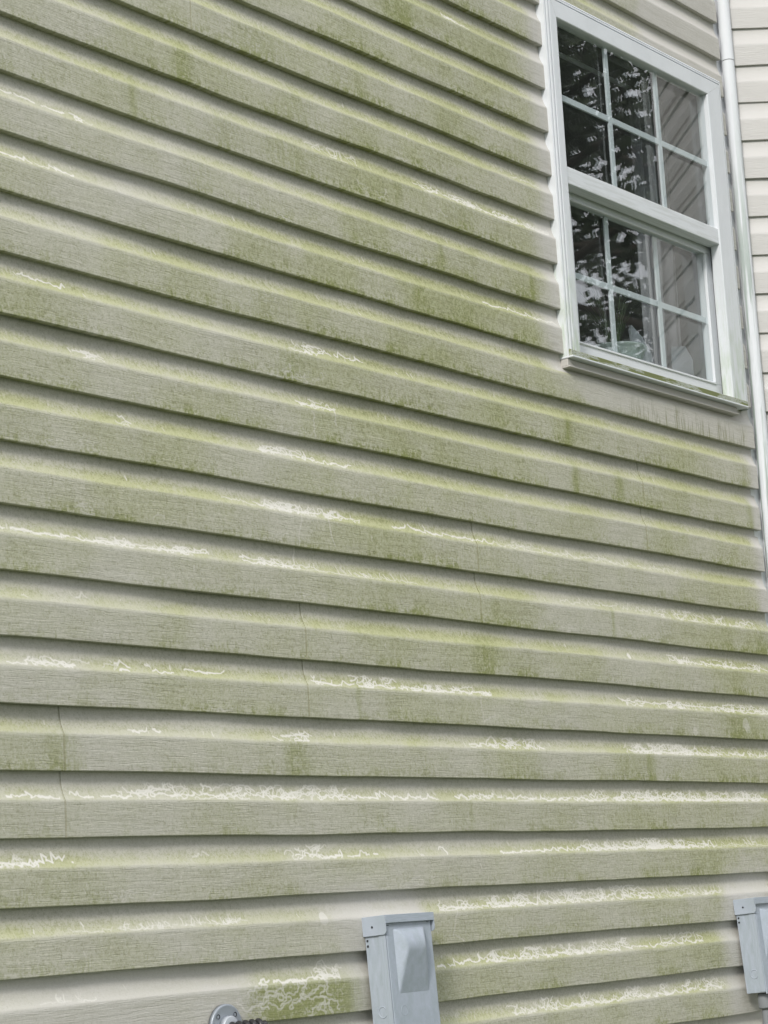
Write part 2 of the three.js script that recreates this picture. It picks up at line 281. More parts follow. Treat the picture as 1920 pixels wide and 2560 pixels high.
const cyl = (r0, r1, len, at, dir, seg = 28) => {
  const g = new THREE.CylinderGeometry(r1, r0, len, seg), q = new THREE.Quaternion().setFromUnitVectors(new THREE.Vector3(0, 1, 0), new THREE.Vector3(...dir).normalize());
  return g.applyQuaternion(q).translate(...at);
};
function quads() {                         // collects flat-shaded quads
  const pos = [], uv = [];
  return {
    add(a, b, c, d) { for (const p of [a, b, c, a, c, d]) { pos.push(...p); uv.push((p[0] + p[2]) * 2, p[1] * 2); } },
    build() { const g = new THREE.BufferGeometry(); g.setAttribute('position', new THREE.Float32BufferAttribute(pos, 3)); g.setAttribute('uv', new THREE.Float32BufferAttribute(uv, 2)); g.computeVertexNormals(); return g; },
  };
}

// ---------- siding panels (two dutch-lap courses each) ----------
const DEPTH = 0.0145;
const PROFILE = (() => {                   // [share of the course, z] from under the butt edge to the top of the cove
  const p = [[0.004, -DEPTH - 0.0006], [0.001, -DEPTH + 0.002], [-0.006, -0.0022], [-0.003, -0.0006], [0.012, 0], [0.3, -0.0004], [RIDGE - 0.05, -0.0007], [RIDGE - 0.03, -0.0009], [RIDGE - 0.012, -0.0013], [RIDGE + 0.006, -0.0021], [RIDGE + 0.024, -0.0033]];
  for (let i = 1; i <= 9; i++) { const s = i / 9; p.push([RIDGE + 0.024 + (1.03 - RIDGE - 0.024) * s, -0.0033 - (DEPTH - 0.0033) * (1 - Math.pow(1 - s, 2.8))]); }
  return p;
})();
const PN = (() => {                        // smooth normals along the profile, in (y, z)
  return PROFILE.map((_, i) => { const a = PROFILE[Math.max(0, i - 1)], b = PROFILE[Math.min(PROFILE.length - 1, i + 1)], dy = (b[0] - a[0]) * H, dz = b[1] - a[1], l = Math.hypot(dy, dz) || 1; return [-dz / l, dy / l]; });
})();
// frame: point(X, y, z) -> world; X in courses along the wall
function panelGeometry(k0, X0, X1, opt) {
  const pos = [], nor = [], uv = [], uv1 = [], idx = [], groups = [[], []];
  const cuts = [X0]; for (let x = Math.ceil(X0 / 0.8 + 0.01) * 0.8; x < X1 - 0.02; x += 0.8) cuts.push(x);
  if (opt.split && X0 < SXM && X1 > SXM) { cuts.push(SXM); cuts.sort((a, b) => a - b); } cuts.push(X1);
  const off = ((k0 * 0.37) % 1 + 1) % 1, b2 = 0.0011 * (((k0 / 2) & 1) ? 1 : 0);
  const U = opt.split ? (X, hi) => (X - (hi ? SXM : SX0)) / QW : (X) => X / 8;
  for (const k of [k0, k0 + 1]) {
    for (let c = 0; c < cuts.length - 1; c++) {
      const hi = opt.split && cuts[c] >= SXM - 1e-6, base = pos.length / 3;
      for (const X of [cuts[c], cuts[c + 1]]) {
        const wz = opt.wave * (nz(FBM2, X * 0.045, k0 * 0.173) - 0.5) * 0.009, wyb = opt.wave * (nz(FBM, X * 0.04 + 0.5, k * 0.211) - 0.5) * 0.007;
        const lift = opt.lift ? 0.0005 * Math.exp(-(X - X0) / 0.5) : 0;
        PROFILE.forEach(([t, z], i) => {
          const y = wy(k + t) + wyb * (t < RIDGE ? 1 : 0.3), zz = z * (opt.flat || 1) + wz + lift, p = opt.point(X, y, zz), n = opt.normal(PN[i][0], PN[i][1]);
          pos.push(...p); nor.push(...n); const V = k + Math.min(0.995, Math.max(0.006, t)); uv.push(U(X, hi), opt.split ? (V - (k0 < SVM ? SV0 : SVM)) / QH : V / 2); uv1.push(X / 16 + off, (((k & 1) + Math.min(0.995, Math.max(0.006, t))) / 2));
        });
      }
      const n = PROFILE.length;
      for (let i = 0; i < n - 1; i++) groups[hi ? 1 : 0].push(base + i, base + n + i, base + n + i + 1, base + i, base + n + i + 1, base + i + 1);
      if (c === 0 || c === cuts.length - 2) {   // thin end edge, 1.6 mm of vinyl
        const s = c === 0 ? 0 : n, e = pos.length / 3, dir = c === 0 ? -1 : 1;
        for (let i = 0; i < n; i++) { const q = (base + s + i) * 3, P = [pos[q], pos[q + 1], pos[q + 2]], N = [nor[q], nor[q + 1], nor[q + 2]], E = opt.along(dir);
          for (const d of [0, 0.0016]) { pos.push(P[0] - N[0] * d, P[1] - N[1] * d, P[2] - N[2] * d); nor.push(...E); uv.push(uv[(base + s + i) * 2], uv[(base + s + i) * 2 + 1]); uv1.push(0.1, 0.1); } }
        for (let i = 0; i < n - 1; i++) { const a = e + i * 2; if (dir < 0) groups[hi ? 1 : 0].push(a, a + 2, a + 3, a, a + 3, a + 1); else groups[hi ? 1 : 0].push(a, a + 3, a + 2, a, a + 1, a + 3); }
      }
    }
  }
  const g = new THREE.BufferGeometry();
  g.setAttribute('position', new THREE.Float32BufferAttribute(pos, 3)); g.setAttribute('normal', new THREE.Float32BufferAttribute(nor, 3));
  g.setAttribute('uv', new THREE.Float32BufferAttribute(uv, 2)); g.setAttribute('uv1', new THREE.Float32BufferAttribute(uv1, 2));
  let mats = [];
  if (opt.split) { let at = 0; groups.forEach((q, m) => { if (!q.length) return; g.addGroup(at, q.length, mats.length); mats.push(m); at += q.length; }); }
  g.setIndex([...groups[0], ...groups[1]]);
  return [g, mats];
}

// ---------- the house ----------
const house = thing('house', 'pale vinyl sided house wall with a double-hung window and green algae on its laps', 'house');
const wall = sub('wall', house, 'long siding wall stained green with algae and white snail trails');
const mainFrame = { split: true, wave: 0.6, point: (X, y, z) => [wx(X), y, z], normal: (ny, nzv) => [0, ny, nzv], along: (d) => [d, 0, 0] };
const WL = 4, WR = 40.8, WIN = [33.19, 40.42];
for (let j = -6; j <= 14; j++) {
  const s = SEAMS[j], cut = j >= 5 && j <= 8, spans = [];
  for (const [a, b, lift] of [[WL, s, false], [s, WR, true]]) {
    if (b - a < 0.3 || a >= WR) continue;
    const B = Math.min(b, WR);
    if (!cut) { spans.push([a, B, lift]); continue; }
    if (a < WIN[0]) spans.push([a, Math.min(B, WIN[0]), lift]);
    if (B > WIN[1]) spans.push([Math.max(a, WIN[1]), B, lift && a >= WIN[1]]);
  }
  for (const [a, b, lift] of spans) {
    const [g, m] = panelGeometry(2 * j, a, lift ? b : b + (b < WR && !cut ? 0.25 : 0), { ...mainFrame, lift, point: (X, y, z) => [wx(X), y, z + (lift ? 0.0007 : 0)] });
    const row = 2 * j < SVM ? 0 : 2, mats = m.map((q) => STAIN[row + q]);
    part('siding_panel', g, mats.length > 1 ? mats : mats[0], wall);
  }
}
// sheathing behind the panels, with the window opening
const wallBase = 0.28, wallTop = wy(30.1);
{
  const s = new THREE.Shape(); s.moveTo(wx(WL), wallBase); s.lineTo(wx(41.35), wallBase); s.lineTo(wx(41.35), wallTop); s.lineTo(wx(WL), wallTop); s.closePath();
  const o = new THREE.Path(); o.moveTo(wx(33.2), wy(9.98)); o.lineTo(wx(33.2), wy(18.1)); o.lineTo(wx(40.05), wy(18.1)); o.lineTo(wx(40.05), wy(9.98)); o.closePath(); s.holes.push(o);
  part('sheathing', new THREE.ExtrudeGeometry(s, { depth: 0.12, bevelEnabled: false }).translate(0, 0, -0.152), std({ name: 'sheathing', color: rgb(0.03, 0.03, 0.03), roughness: 0.9 }), wall);
}
const concrete = std({ name: 'concrete', color: rgb(0.3, 0.29, 0.27), roughness: 0.9 });
part('foundation', box(wx(WL), wx(41.6), -0.3, 0.29, -0.4, -0.02, 0), concrete, house);

// angled bay wall on the right, and the bay's front wall
const ANG = 0.838, bx0 = wx(0) + 4.706, bd = [Math.cos(ANG), Math.sin(ANG)], bn = [-Math.sin(ANG), Math.cos(ANG)], BAYL = 0.80;
const bay = sub('wall', house, 'clean cream siding wall standing at an angle beyond the downspout');
const bayFrame = { split: false, wave: 0.6, flat: 0.48, point: (X, y, z) => [bx0 + bd[0] * X * H + bn[0] * z, y - 0.004, bd[1] * X * H + bn[1] * z], normal: (ny, q) => [bn[0] * q, ny, bn[1] * q], along: (d) => [bd[0] * d, 0, bd[1] * d] };
for (let j = -6; j <= 14; j++) part('siding_panel', panelGeometry(2 * j, 0.12, BAYL / H - 0.2, bayFrame)[0], creamVinyl, bay);
const bex = bx0 + bd[0] * BAYL, bez = bd[1] * BAYL;
const front = sub('wall', house, 'clean cream siding wall on the front of the bay');
const frontFrame = { split: false, wave: 0.6, point: (X, y, z) => [bex + X * H, y - 0.004, bez + z], normal: (ny, q) => [0, ny, q], along: (d) => [d, 0, 0] };
for (let j = -6; j <= 14; j++) part('siding_panel', panelGeometry(2 * j, 0.25, 18, frontFrame)[0], creamVinyl, front);
const whiteVinyl = std({ name: 'white_vinyl', color: rgb(0.74, 0.75, 0.77), roughness: 0.45 });
{
  const s = new THREE.Shape(); const P = (x, z) => [x, -z];
  const pts = [[wx(40.9), -0.02], [bx0 + bn[0] * -0.024 + 0.004, bn[1] * -0.024 + 0.0044], [bex + bn[0] * -0.024, bez + bn[1] * -0.024 - 0.004], [bex + 18 * H, bez - 0.026], [bex + 18 * H, -0.3], [wx(40.9), -0.3]];
  pts.forEach(([x, z], i) => (i ? s.lineTo(...P(x, z)) : s.moveTo(...P(x, z)))); s.closePath();
  const g = new THREE.ExtrudeGeometry(s, { depth: wallTop + 0.1, bevelEnabled: false }).rotateX(-Math.PI / 2).translate(0, 0.0, 0);
  part('bay_core', g, concrete, bay);
  part('corner_post', cyl(0.012, 0.012, wallTop - 0.3, [bex, (wallTop + 0.3) / 2, bez - 0.004], [0, 1, 0], 16), whiteVinyl, house);
}
// white inside corner post behind the ends of the panels
{
  const q = [[wx(40.66), -0.0145], [bx0 - 0.0125, -0.0145], [bx0 + bd[0] * 0.022 + bn[0] * -0.0125, bd[1] * 0.022 + bn[1] * -0.0125]];
  const s = new THREE.Shape(); const back = q.map(([x, z], i) => [x + (i ? 0.004 : 0), z - 0.004]).reverse();
  [...q, ...back].forEach(([x, z], i) => (i ? s.lineTo(x, -z) : s.moveTo(x, -z))); s.closePath();
  part('corner_post', new THREE.ExtrudeGeometry(s, { depth: wallTop - 0.3, bevelEnabled: false }).rotateX(-Math.PI / 2).translate(0, 0.3, 0), whiteVinyl, house);
}
// roof and eaves, above the frame
{
  const s = new THREE.Shape(); s.moveTo(1.0, wallTop + 0.02); s.lineTo(-0.05, wallTop + 0.02); s.lineTo(-0.3, wallTop + 0.02); s.lineTo(-0.3, wallTop + 0.16); s.lineTo(3.2, wallTop + 1.7); s.lineTo(3.2, wallTop + 0.02); s.closePath();
  part('roof', new THREE.ExtrudeGeometry(s, { depth: wx(60) - wx(2), bevelEnabled: false }).rotateY(Math.PI / 2).translate(wx(2), 0, 0), std({ name: 'roof', color: rgb(0.3, 0.31, 0.29), roughness: 0.9 }), house);
}
// the room behind the window: walls, floor and ceiling with thickness
const plaster = std({ name: 'room_paint', color: rgb(0.3, 0.31, 0.29), roughness: 0.9 });
{
  const x0 = wx(29.5), x1 = wx(43.6), y0 = wy(4.5), y1 = wy(22), z0 = -3.2, z1 = -0.151, w = 0.1;
  const g = [box(x0 - w, x1 + w, y0 - w, y0, z0, z1, 0), box(x0 - w, x1 + w, y1, y1 + w, z0, z1, 0), box(x0 - w, x0, y0, y1, z0, z1, 0), box(x1, x1 + w, y0, y1, z0, z1, 0), box(x0 - w, x1 + w, y0 - w, y1 + w, z0 - w, z0, 0)];
  part('room', mergeGeometries(g), plaster, house, 'dim room seen through the window');
}

// ---------- the window ----------
const win = sub('window', house, 'white double-hung window with six-pane grilles in each sash');
function grimeTexture(amount, colour) {
  const n = 512, out = new Uint8Array(n * n * 4);
  for (let j = 0; j < n; j++) for (let i = 0; i < n; i++) {
    const a = nz(FBM, i / n, j / n), f = nz(FINE, i / n * 2, j / n * 2), d = Math.min(1, amount * (0.25 + 1.3 * sstep(0.35, 0.8, a) + 0.7 * sstep(0.6, 0.85, f))), o = (j * n + i) * 4;
    out[o] = to8(0.68 * (1 - d * (1 - colour[0]))); out[o + 1] = to8(0.7 * (1 - d * (1 - colour[1]))); out[o + 2] = to8(0.73 * (1 - d * (1 - colour[2]))); out[o + 3] = 255;
  }
  return dataTex(out, n, n, true);
}
const frameWhite = std({ name: 'window_vinyl', map: grimeTexture(0.12, [0.74, 0.76, 0.74]), roughness: 0.42 });
const frameGrimy = std({ name: 'grimy_vinyl', map: grimeTexture(0.22, [0.66, 0.67, 0.6]), roughness: 0.55 });
const sillMap = grimeTexture(2.2, [0.24, 0.26, 0.1]);
const sillGreen = std({ name: 'mossy_vinyl', map: sillMap, roughness: 0.75 });
const trimBeige = std({ name: 'beige_trim', color: rgb(0.46, 0.44, 0.41), roughness: 0.6 });
const WX0 = wx(33.12), WX1 = wx(40.5), WY0 = wy(9.9), WY1 = wy(18.3);
const CASING = [[0, -0.0125], [0, 0.012], [0.0042, 0.0135], [0.0047, 0.005], [0.0085, 0.005], [0.009, 0.0165], [0.0132, 0.0168], [0.0137, 0.007], [0.0178, 0.007], [0.0183, 0.0185], [0.0255, 0.0185], [0.0615, 0.0185], [0.0635, 0.0165], [0.0635, -0.011], [0.05, -0.0115], [0.05, -0.026], [0.046, -0.0265], [0.046, -0.03]];
const across = (k) => CASING.map(([d]) => (d <= 0.0255 ? d : 0.0255 + (d - 0.0255) * k)), DL = across(0.5), DR = across(1.6), DT = across(1);
function casing(a, b, place) {             // one mitred side: place(point of the profile, end)
  const q = quads();
  for (let i = 0; i < CASING.length - 1; i++) q.add(place(i, a), place(i, b), place(i + 1, b), place(i + 1, a));
  return q.build();
}
const G2 = 0.0003;                          // hairline mitre gap
const mossyMap = (() => {                  // green creeping up the lower third of the side casings, faint grey runs above
  const n = 512, out = new Uint8Array(n * n * 4);
  for (let j = 0; j < n; j++) for (let i = 0; i < n; i++) {
    const u = i / n, v = j / n, a = nz(FBM, u * 2, v), f = nz(FINE, u * 3, v * 2), st = nz(FINE, u * 4, v * 0.25);
    const d = Math.min(0.85, (0.1 + 0.35 * sstep(0.42, 0.0, v)) * (0.7 * sstep(0.38, 0.75, a) + 0.5 * sstep(0.55, 0.8, st)) + 0.08 * f), g = sstep(0.5, 0.2, v), o = (j * n + i) * 4;
    out[o] = to8(0.68 * (1 - d * (0.34 + 0.24 * g))); out[o + 1] = to8(0.7 * (1 - d * (0.32 + 0.12 * g))); out[o + 2] = to8(0.73 * (1 - d * (0.34 + 0.4 * g))); out[o + 3] = 255;
  }
  const t = dataTex(out, n, n, true); t.repeat.set(1, 0.5); t.offset.set(0, -WY0 + 0); return t;
})();
const frameMossy = std({ name: 'mossy_casing', map: mossyMap, roughness: 0.45 });
part('casing', casing(0, 1, (i, e) => [WX0 + DL[i], e ? WY1 - DT[i] - G2 : WY0, CASING[i][1]]), frameMossy, win);
part('casing', casing(1, 0, (i, e) => [WX1 - DR[i], e ? WY1 - DT[i] - G2 : WY0, CASING[i][1]]), frameMossy, win);
part('casing', casing(0, 1, (i, e) => [e ? WX1 - DR[i] - G2 : WX0 + DL[i] + G2, WY1 - DT[i], CASING[i][1]]), frameWhite, win);
{ // sloping sill and the trim under it
  const prof = [[9.925, -0.012], [9.925, 0.0225], [10.05, 0.0225], [10.065, 0.021], [10.24, -0.021], [10.25, -0.07], [9.925, -0.07]], s = new THREE.Shape();
  prof.forEach(([y, z], i) => (i ? s.lineTo(-z, wy(y)) : s.moveTo(-z, wy(y)))); s.closePath();
  const sg = new THREE.ExtrudeGeometry(s, { depth: WX1 - WX0 - 0.022, bevelEnabled: false }).rotateY(Math.PI / 2).translate(WX0 + 0.003, 0, 0), sp = sg.attributes.position;
  for (let i = 0; i < sp.count; i++) sg.attributes.uv.setXY(i, sp.getX(i) * 1.4, (sp.getY(i) - sp.getZ(i)) * 8);
  part('sill', sg, sillGreen, win, 'sloping sill green with algae');
  part('sill_lip', box(WX0 - 0.001, WX1 - 0.024, wy(9.885), wy(9.928), -0.012, 0.0275, 0.002), frameWhite, win);
  part('sill_trim', mergeGeometries([box(wx(33.12), wx(40.0), wy(9.72), wy(9.88), -0.012, 0.0105, 0.002), box(wx(33.12), wx(40.0), wy(9.69), wy(9.725), -0.012, 0.0155, 0.0025)]), trimBeige, win);
}
const ring = (X0, X1, a, b, w, z0, z1) => mergeGeometries([box(wx(X0), wx(X1), wy(b) - w[1], wy(b), z0, z1), box(wx(X0), wx(X1), wy(a), wy(a) + w[3], z0, z1), box(wx(X0), wx(X0) + w[0], wy(a) + w[3], wy(b) - w[1], z0, z1), box(wx(X1) - w[2], wx(X1), wy(a) + w[3], wy(b) - w[1], z0, z1)]);
const glass = new THREE.MeshPhysicalMaterial({ name: 'window_glass', color: rgb(0.91, 0.94, 0.94), roughness: 0.0, transmission: 0.99, thickness: 0, ior: 1.78 });
const grilleMat = std({ name: 'grille', color: rgb(0.56, 0.6, 0.62), roughness: 0.5 });
function grilles(Xs, Yh, X0, X1, a, b, z) {
  for (const X of Xs) part('grille_bar', box(wx(X) - 0.0085, wx(X) + 0.0085, wy(a), wy(b), z - 0.003, z + 0.003, 0.0012), grilleMat, win);
  let at = [X0, ...Xs, X1];
  for (let i = 0; i < 3; i++) part('grille_bar', box(wx(at[i]) + (i ? 0.0087 : 0), wx(at[i + 1]) - (i < 2 ? 0.0087 : 0), wy(Yh) - 0.0085, wy(Yh) + 0.0085, z - 0.003, z + 0.003, 0.0012), grilleMat, win);
}
const paneAt = (X0, X1, a, b, z) => new THREE.PlaneGeometry(wx(X1) - wx(X0), wy(b) - wy(a)).translate((wx(X0) + wx(X1)) / 2, (wy(a) + wy(b)) / 2, z);
// upper sash
part('sash', ring(33.46, 39.82, 14.05, 17.84, [0.016, 0.008, 0.008, 0.01], -0.018, 0.009), frameWhite, win);
for (const z of [0.005, -0.0125]) { const p = paneAt(33.55, 39.78, 14.1, 17.8, z); if (z < 0) p.rotateZ(0); part('pane', p, glass, win); }
grilles([35.63, 37.69], 15.98, 33.56, 39.76, 14.1, 17.78, -0.004);
part('meeting_rail', box(wx(33.5), wx(39.775), wy(13.885), wy(14.29), -0.02, 0.0152, 0.003), frameGrimy, win, 'grimy rail between the two sashes');
// lower sash, set further in
part('sash', ring(33.72, 39.9, 10.235, 14.0, [0.03, 0.03, 0.036, 0.026], -0.05, -0.0245), frameWhite, win);
part('glazing_bead', ring(34.0, 39.63, 10.44, 13.77, [0.006, 0.006, 0.006, 0.006], -0.032, -0.0215), frameWhite, win);
for (const z of [-0.029, -0.0455]) part('pane', paneAt(33.98, 39.62, 10.45, 13.75, z), glass, win);
grilles([35.58, 37.58], 12.05, 34.0, 39.6, 10.47, 13.73, -0.0375);
part('stool', box(wx(33.2), wx(40.05), wy(10.0), wy(10.32), -0.24, -0.0705, 0.004), frameWhite, win, 'inner window stool');

// ---------- things in the window ----------
{
  const q = [], n = 150, rows = 2; const pos = [], idx = [], x0 = wx(39.3), x1 = wx(42.9);
  for (let i = 0; i <= n; i++) { const u = i / n, x = x0 + (x1 - x0) * u, z = -0.215 + 0.022 * Math.sin(u * 34 + 2.2 * Math.sin(u * 9)) + 0.008 * Math.sin(u * 83); for (const [y, k] of [[wy(18.4), 0.9], [wy(14), 1], [wy(9.0), 1.15]]) pos.push(x - (k - 1) * 0.12 * Math.sin(u * 5), y, z * (1 + (k - 1) * 0.3)); }
  for (let i = 0; i < n; i++) for (const r of [0, 1]) { const a = i * 3 + r; idx.push(a, a + 1, a + 4, a, a + 4, a + 3); }
  const g = new THREE.BufferGeometry(); g.setAttribute('position', new THREE.Float32BufferAttribute(pos, 3)); g.setIndex(idx); g.computeVertexNormals();
  const c = thing('curtain', 'pale sheer curtain hanging inside the right side of the window', 'curtain', [0, 0, 0]);
  part('drape', g, new THREE.MeshPhysicalMaterial({ name: 'sheer_cloth', color: rgb(0.42, 0.4, 0.44), roughness: 1, transmission: 0.3, thickness: 0, side: THREE.DoubleSide }), c);
  part('curtain_rod', cyl(0.01, 0.01, 1.4, [wx(37.5), wy(18.5), -0.215], [1, 0, 0], 14), whiteVinyl, c);
}
{
  const stool = wy(10.325);
  const pot = thing('potted_plant', 'grassy houseplant in a pale bowl on the window stool', 'houseplant', [wx(36.95), stool, -0.14]);
  const prof = [[0.0, 0.0], [0.045, 0.0], [0.052, 0.01], [0.08, 0.075], [0.086, 0.078], [0.083, 0.083], [0.075, 0.078], [0.06, 0.05], [0.0, 0.05]].map((p) => new THREE.Vector2(...p));
  part('bowl', new THREE.LatheGeometry(prof, 36), std({ name: 'pale_glaze', color: rgb(0.62, 0.68, 0.64), roughness: 0.3 }), pot);
  part('soil', new THREE.CircleGeometry(0.07, 24).rotateX(-Math.PI / 2).translate(0, 0.066, 0), std({ color: rgb(0.05, 0.04, 0.03), roughness: 1 }), pot);
  seed = 31; const q = quads();
  for (let i = 0; i < 34; i++) {
    const a = rr(0, 6.28), L = rr(0.12, 0.24), lean = rr(0.2, 0.9), w = rr(0.003, 0.006); let prev = null;
    for (let s = 0; s <= 6; s++) { const u = s / 6, r = 0.02 + L * lean * u * u * 0.75, y = 0.06 + L * u * (1 - 0.25 * u * lean), cw = w * (1 - u * 0.9), cx = Math.cos(a) * r, cz = Math.sin(a) * r * 0.45, p = [[cx - Math.sin(a) * cw, y, cz + Math.cos(a) * cw], [cx + Math.sin(a) * cw, y, cz - Math.cos(a) * cw]]; if (prev) q.add(prev[0], prev[1], p[1], p[0]); prev = p; }
  }
  part('leaves', q.build(), std({ name: 'leaf', color: rgb(0.07, 0.11, 0.04), roughness: 0.6, side: THREE.DoubleSide }), pot);
  const card = thing('paper_box', 'pale folded paper box leaning on the window stool right of the bowl', 'paper box', [wx(38.2), stool, -0.14]);
  const s = new THREE.Shape(); [[-0.07, 0], [0.085, 0], [0.085, 0.12], [0.02, 0.155], [-0.05, 0.17], [-0.07, 0.15]].forEach(([x, y], i) => (i ? s.lineTo(x, y) : s.moveTo(x, y))); s.closePath();
  part('front_panel', new THREE.ExtrudeGeometry(s, { depth: 0.006, bevelEnabled: false }).rotateX(-0.12).rotateY(0.25), std({ name: 'pale_paper', color: rgb(0.6, 0.6, 0.64), roughness: 0.8 }), card);
  part('side_panel', box(-0.003, 0.003, 0, 0.13, -0.05, 0.0, 0.001).translate(-0.062, 0, 0), std({ color: rgb(0.5, 0.5, 0.52), roughness: 0.8 }), card);
  const card2 = thing('paper_card', 'grey paper card standing in the lower right corner of the window', 'card', [wx(39.75), stool, -0.13]);
  part('sheet', new THREE.ExtrudeGeometry((() => { const t = new THREE.Shape(); [[-0.05, 0], [0.05, 0], [0.045, 0.1], [0.01, 0.15], [-0.045, 0.14]].forEach(([x, y], i) => (i ? t.lineTo(x, y) : t.moveTo(x, y))); t.closePath(); return t; })(), { depth: 0.003, bevelEnabled: false }).rotateY(-0.2), std({ name: 'grey_paper', color: rgb(0.42, 0.43, 0.47), roughness: 0.8 }), card2);
}

// ---------- the white pipe in the corner ----------
{
  const n = 512, out = new Uint8Array(n * n * 4);
  for (let j = 0; j < n; j++) for (let i = 0; i < n; i++) {   // grey green water marks, heavier lower down
    const u = i / n, v = j / n, run = nz(FBM, u * 1.0, v * 2) , f = nz(FINE, u * 2, v * 2), low = sstep(0.66, 0.5, v), d = Math.min(0.8, low * (0.85 * sstep(0.4, 0.6, run) + 0.3 * sstep(0.6, 0.85, f)) + 0.06 * f), o = (j * n + i) * 4;
    out[o] = to8(0.69 * (1 - d * 0.6)); out[o + 1] = to8(0.705 * (1 - d * 0.52)); out[o + 2] = to8(0.735 * (1 - d * 0.6)); out[o + 3] = 255;
  }
  const pipeMat = std({ name: 'white_pipe', map: dataTex(out, n, n, true), roughness: 0.8 });
  const cx = wx(0) + 4.6925, cz = 0.0085, r = 0.0176, joint = wy(19.0), bottom = 0.12, top = wallTop;
  const d = thing('downspout', 'white round downspout pipe in the corner between the two walls', 'downspout', [cx, bottom, cz]);
  const pipe = (y0, y1, rad) => { const g = new THREE.CylinderGeometry(rad, rad, y1 - y0, 40, 1, false); const p = g.attributes.position, uv = g.attributes.uv; for (let i = 0; i < p.count; i++) uv.setXY(i, uv.getX(i), (p.getY(i) + (y1 + y0) / 2 + 0.2) / 6.2); return g.translate(0, (y0 + y1) / 2 - bottom, 0); };
  part('pipe', pipe(bottom, joint, r), pipeMat, d);
  part('pipe', pipe(joint + 0.0022, top, r * 1.03), pipeMat, d);
  part('joint', pipe(joint - 0.01, joint + 0.0022, r * 0.95), std({ color: rgb(0.2, 0.2, 0.2), roughness: 0.7 }), d);
  for (const y of [wy(-6.5), wy(26)]) part('strap', pipe(y, y + 0.02, r * 1.08), whiteVinyl, d);
}

// ---------- electrical boxes ----------
function boxTexture() {
  const n = 256, out = new Uint8Array(n * n * 4);
  for (let j = 0; j < n; j++) for (let i = 0; i < n; i++) { const d = 0.16 * (nz(FBM, i / n, j / n) - 0.4) + 0.07 * (nz(FINE, i / n, j / n) - 0.5), o = (j * n + i) * 4; out[o] = to8(0.355 * (1 - d * 1.2)); out[o + 1] = to8(0.395 * (1 - d)); out[o + 2] = to8(0.45 * (1 - d * 1.3)); out[o + 3] = 255; }
  return dataTex(out, n, n, true);
}
const boxGrey = std({ name: 'grey_enamel', map: boxTexture(), roughness: 0.42, metalness: 0.0 });
const darkHole = std({ name: 'dark_hole', color: rgb(0.03, 0.03, 0.035), roughness: 0.9 });
const pvc = std({ name: 'grey_pvc', color: rgb(0.2, 0.21, 0.22), roughness: 0.6 });
function bulge(w, h, height) {             // raised handle cover: deep at the top, running out at the bottom, rounded edges
  const nx = 44, ny = 56, g = new THREE.PlaneGeometry(w, h, nx, ny), p = g.attributes.position, k = 0.0022;
  const smin = (a, b) => { const q = Math.max(0, k * 2 - Math.abs(a - b)) / (k * 2); return Math.min(a, b) - q * q * k * 0.5; };
  for (let i = 0; i < p.count; i++) {
    const x = p.getX(i), y = p.getY(i), l = x + w / 2, r = w / 2 - x, t = h / 2 - y, b = y + h / 2;
    let z = smin(smin(l * 1.05, r * 1.05), smin(Math.sqrt(Math.max(0, t)) * 0.112, height * 1.15 * (b / (h * 0.84)))); z = smin(z, height); p.setZ(i, Math.max(0, z));
  }
  g.computeVertexNormals(); return g;
}
const capShape = (w, h, r) => { const s = new THREE.Shape(); s.moveTo(0, 0); s.lineTo(0, -h); s.lineTo(w - r, -h); s.absarc(w - r, -h + r, r, -Math.PI / 2, 0, false); s.lineTo(w, 0); s.closePath(); return s; };
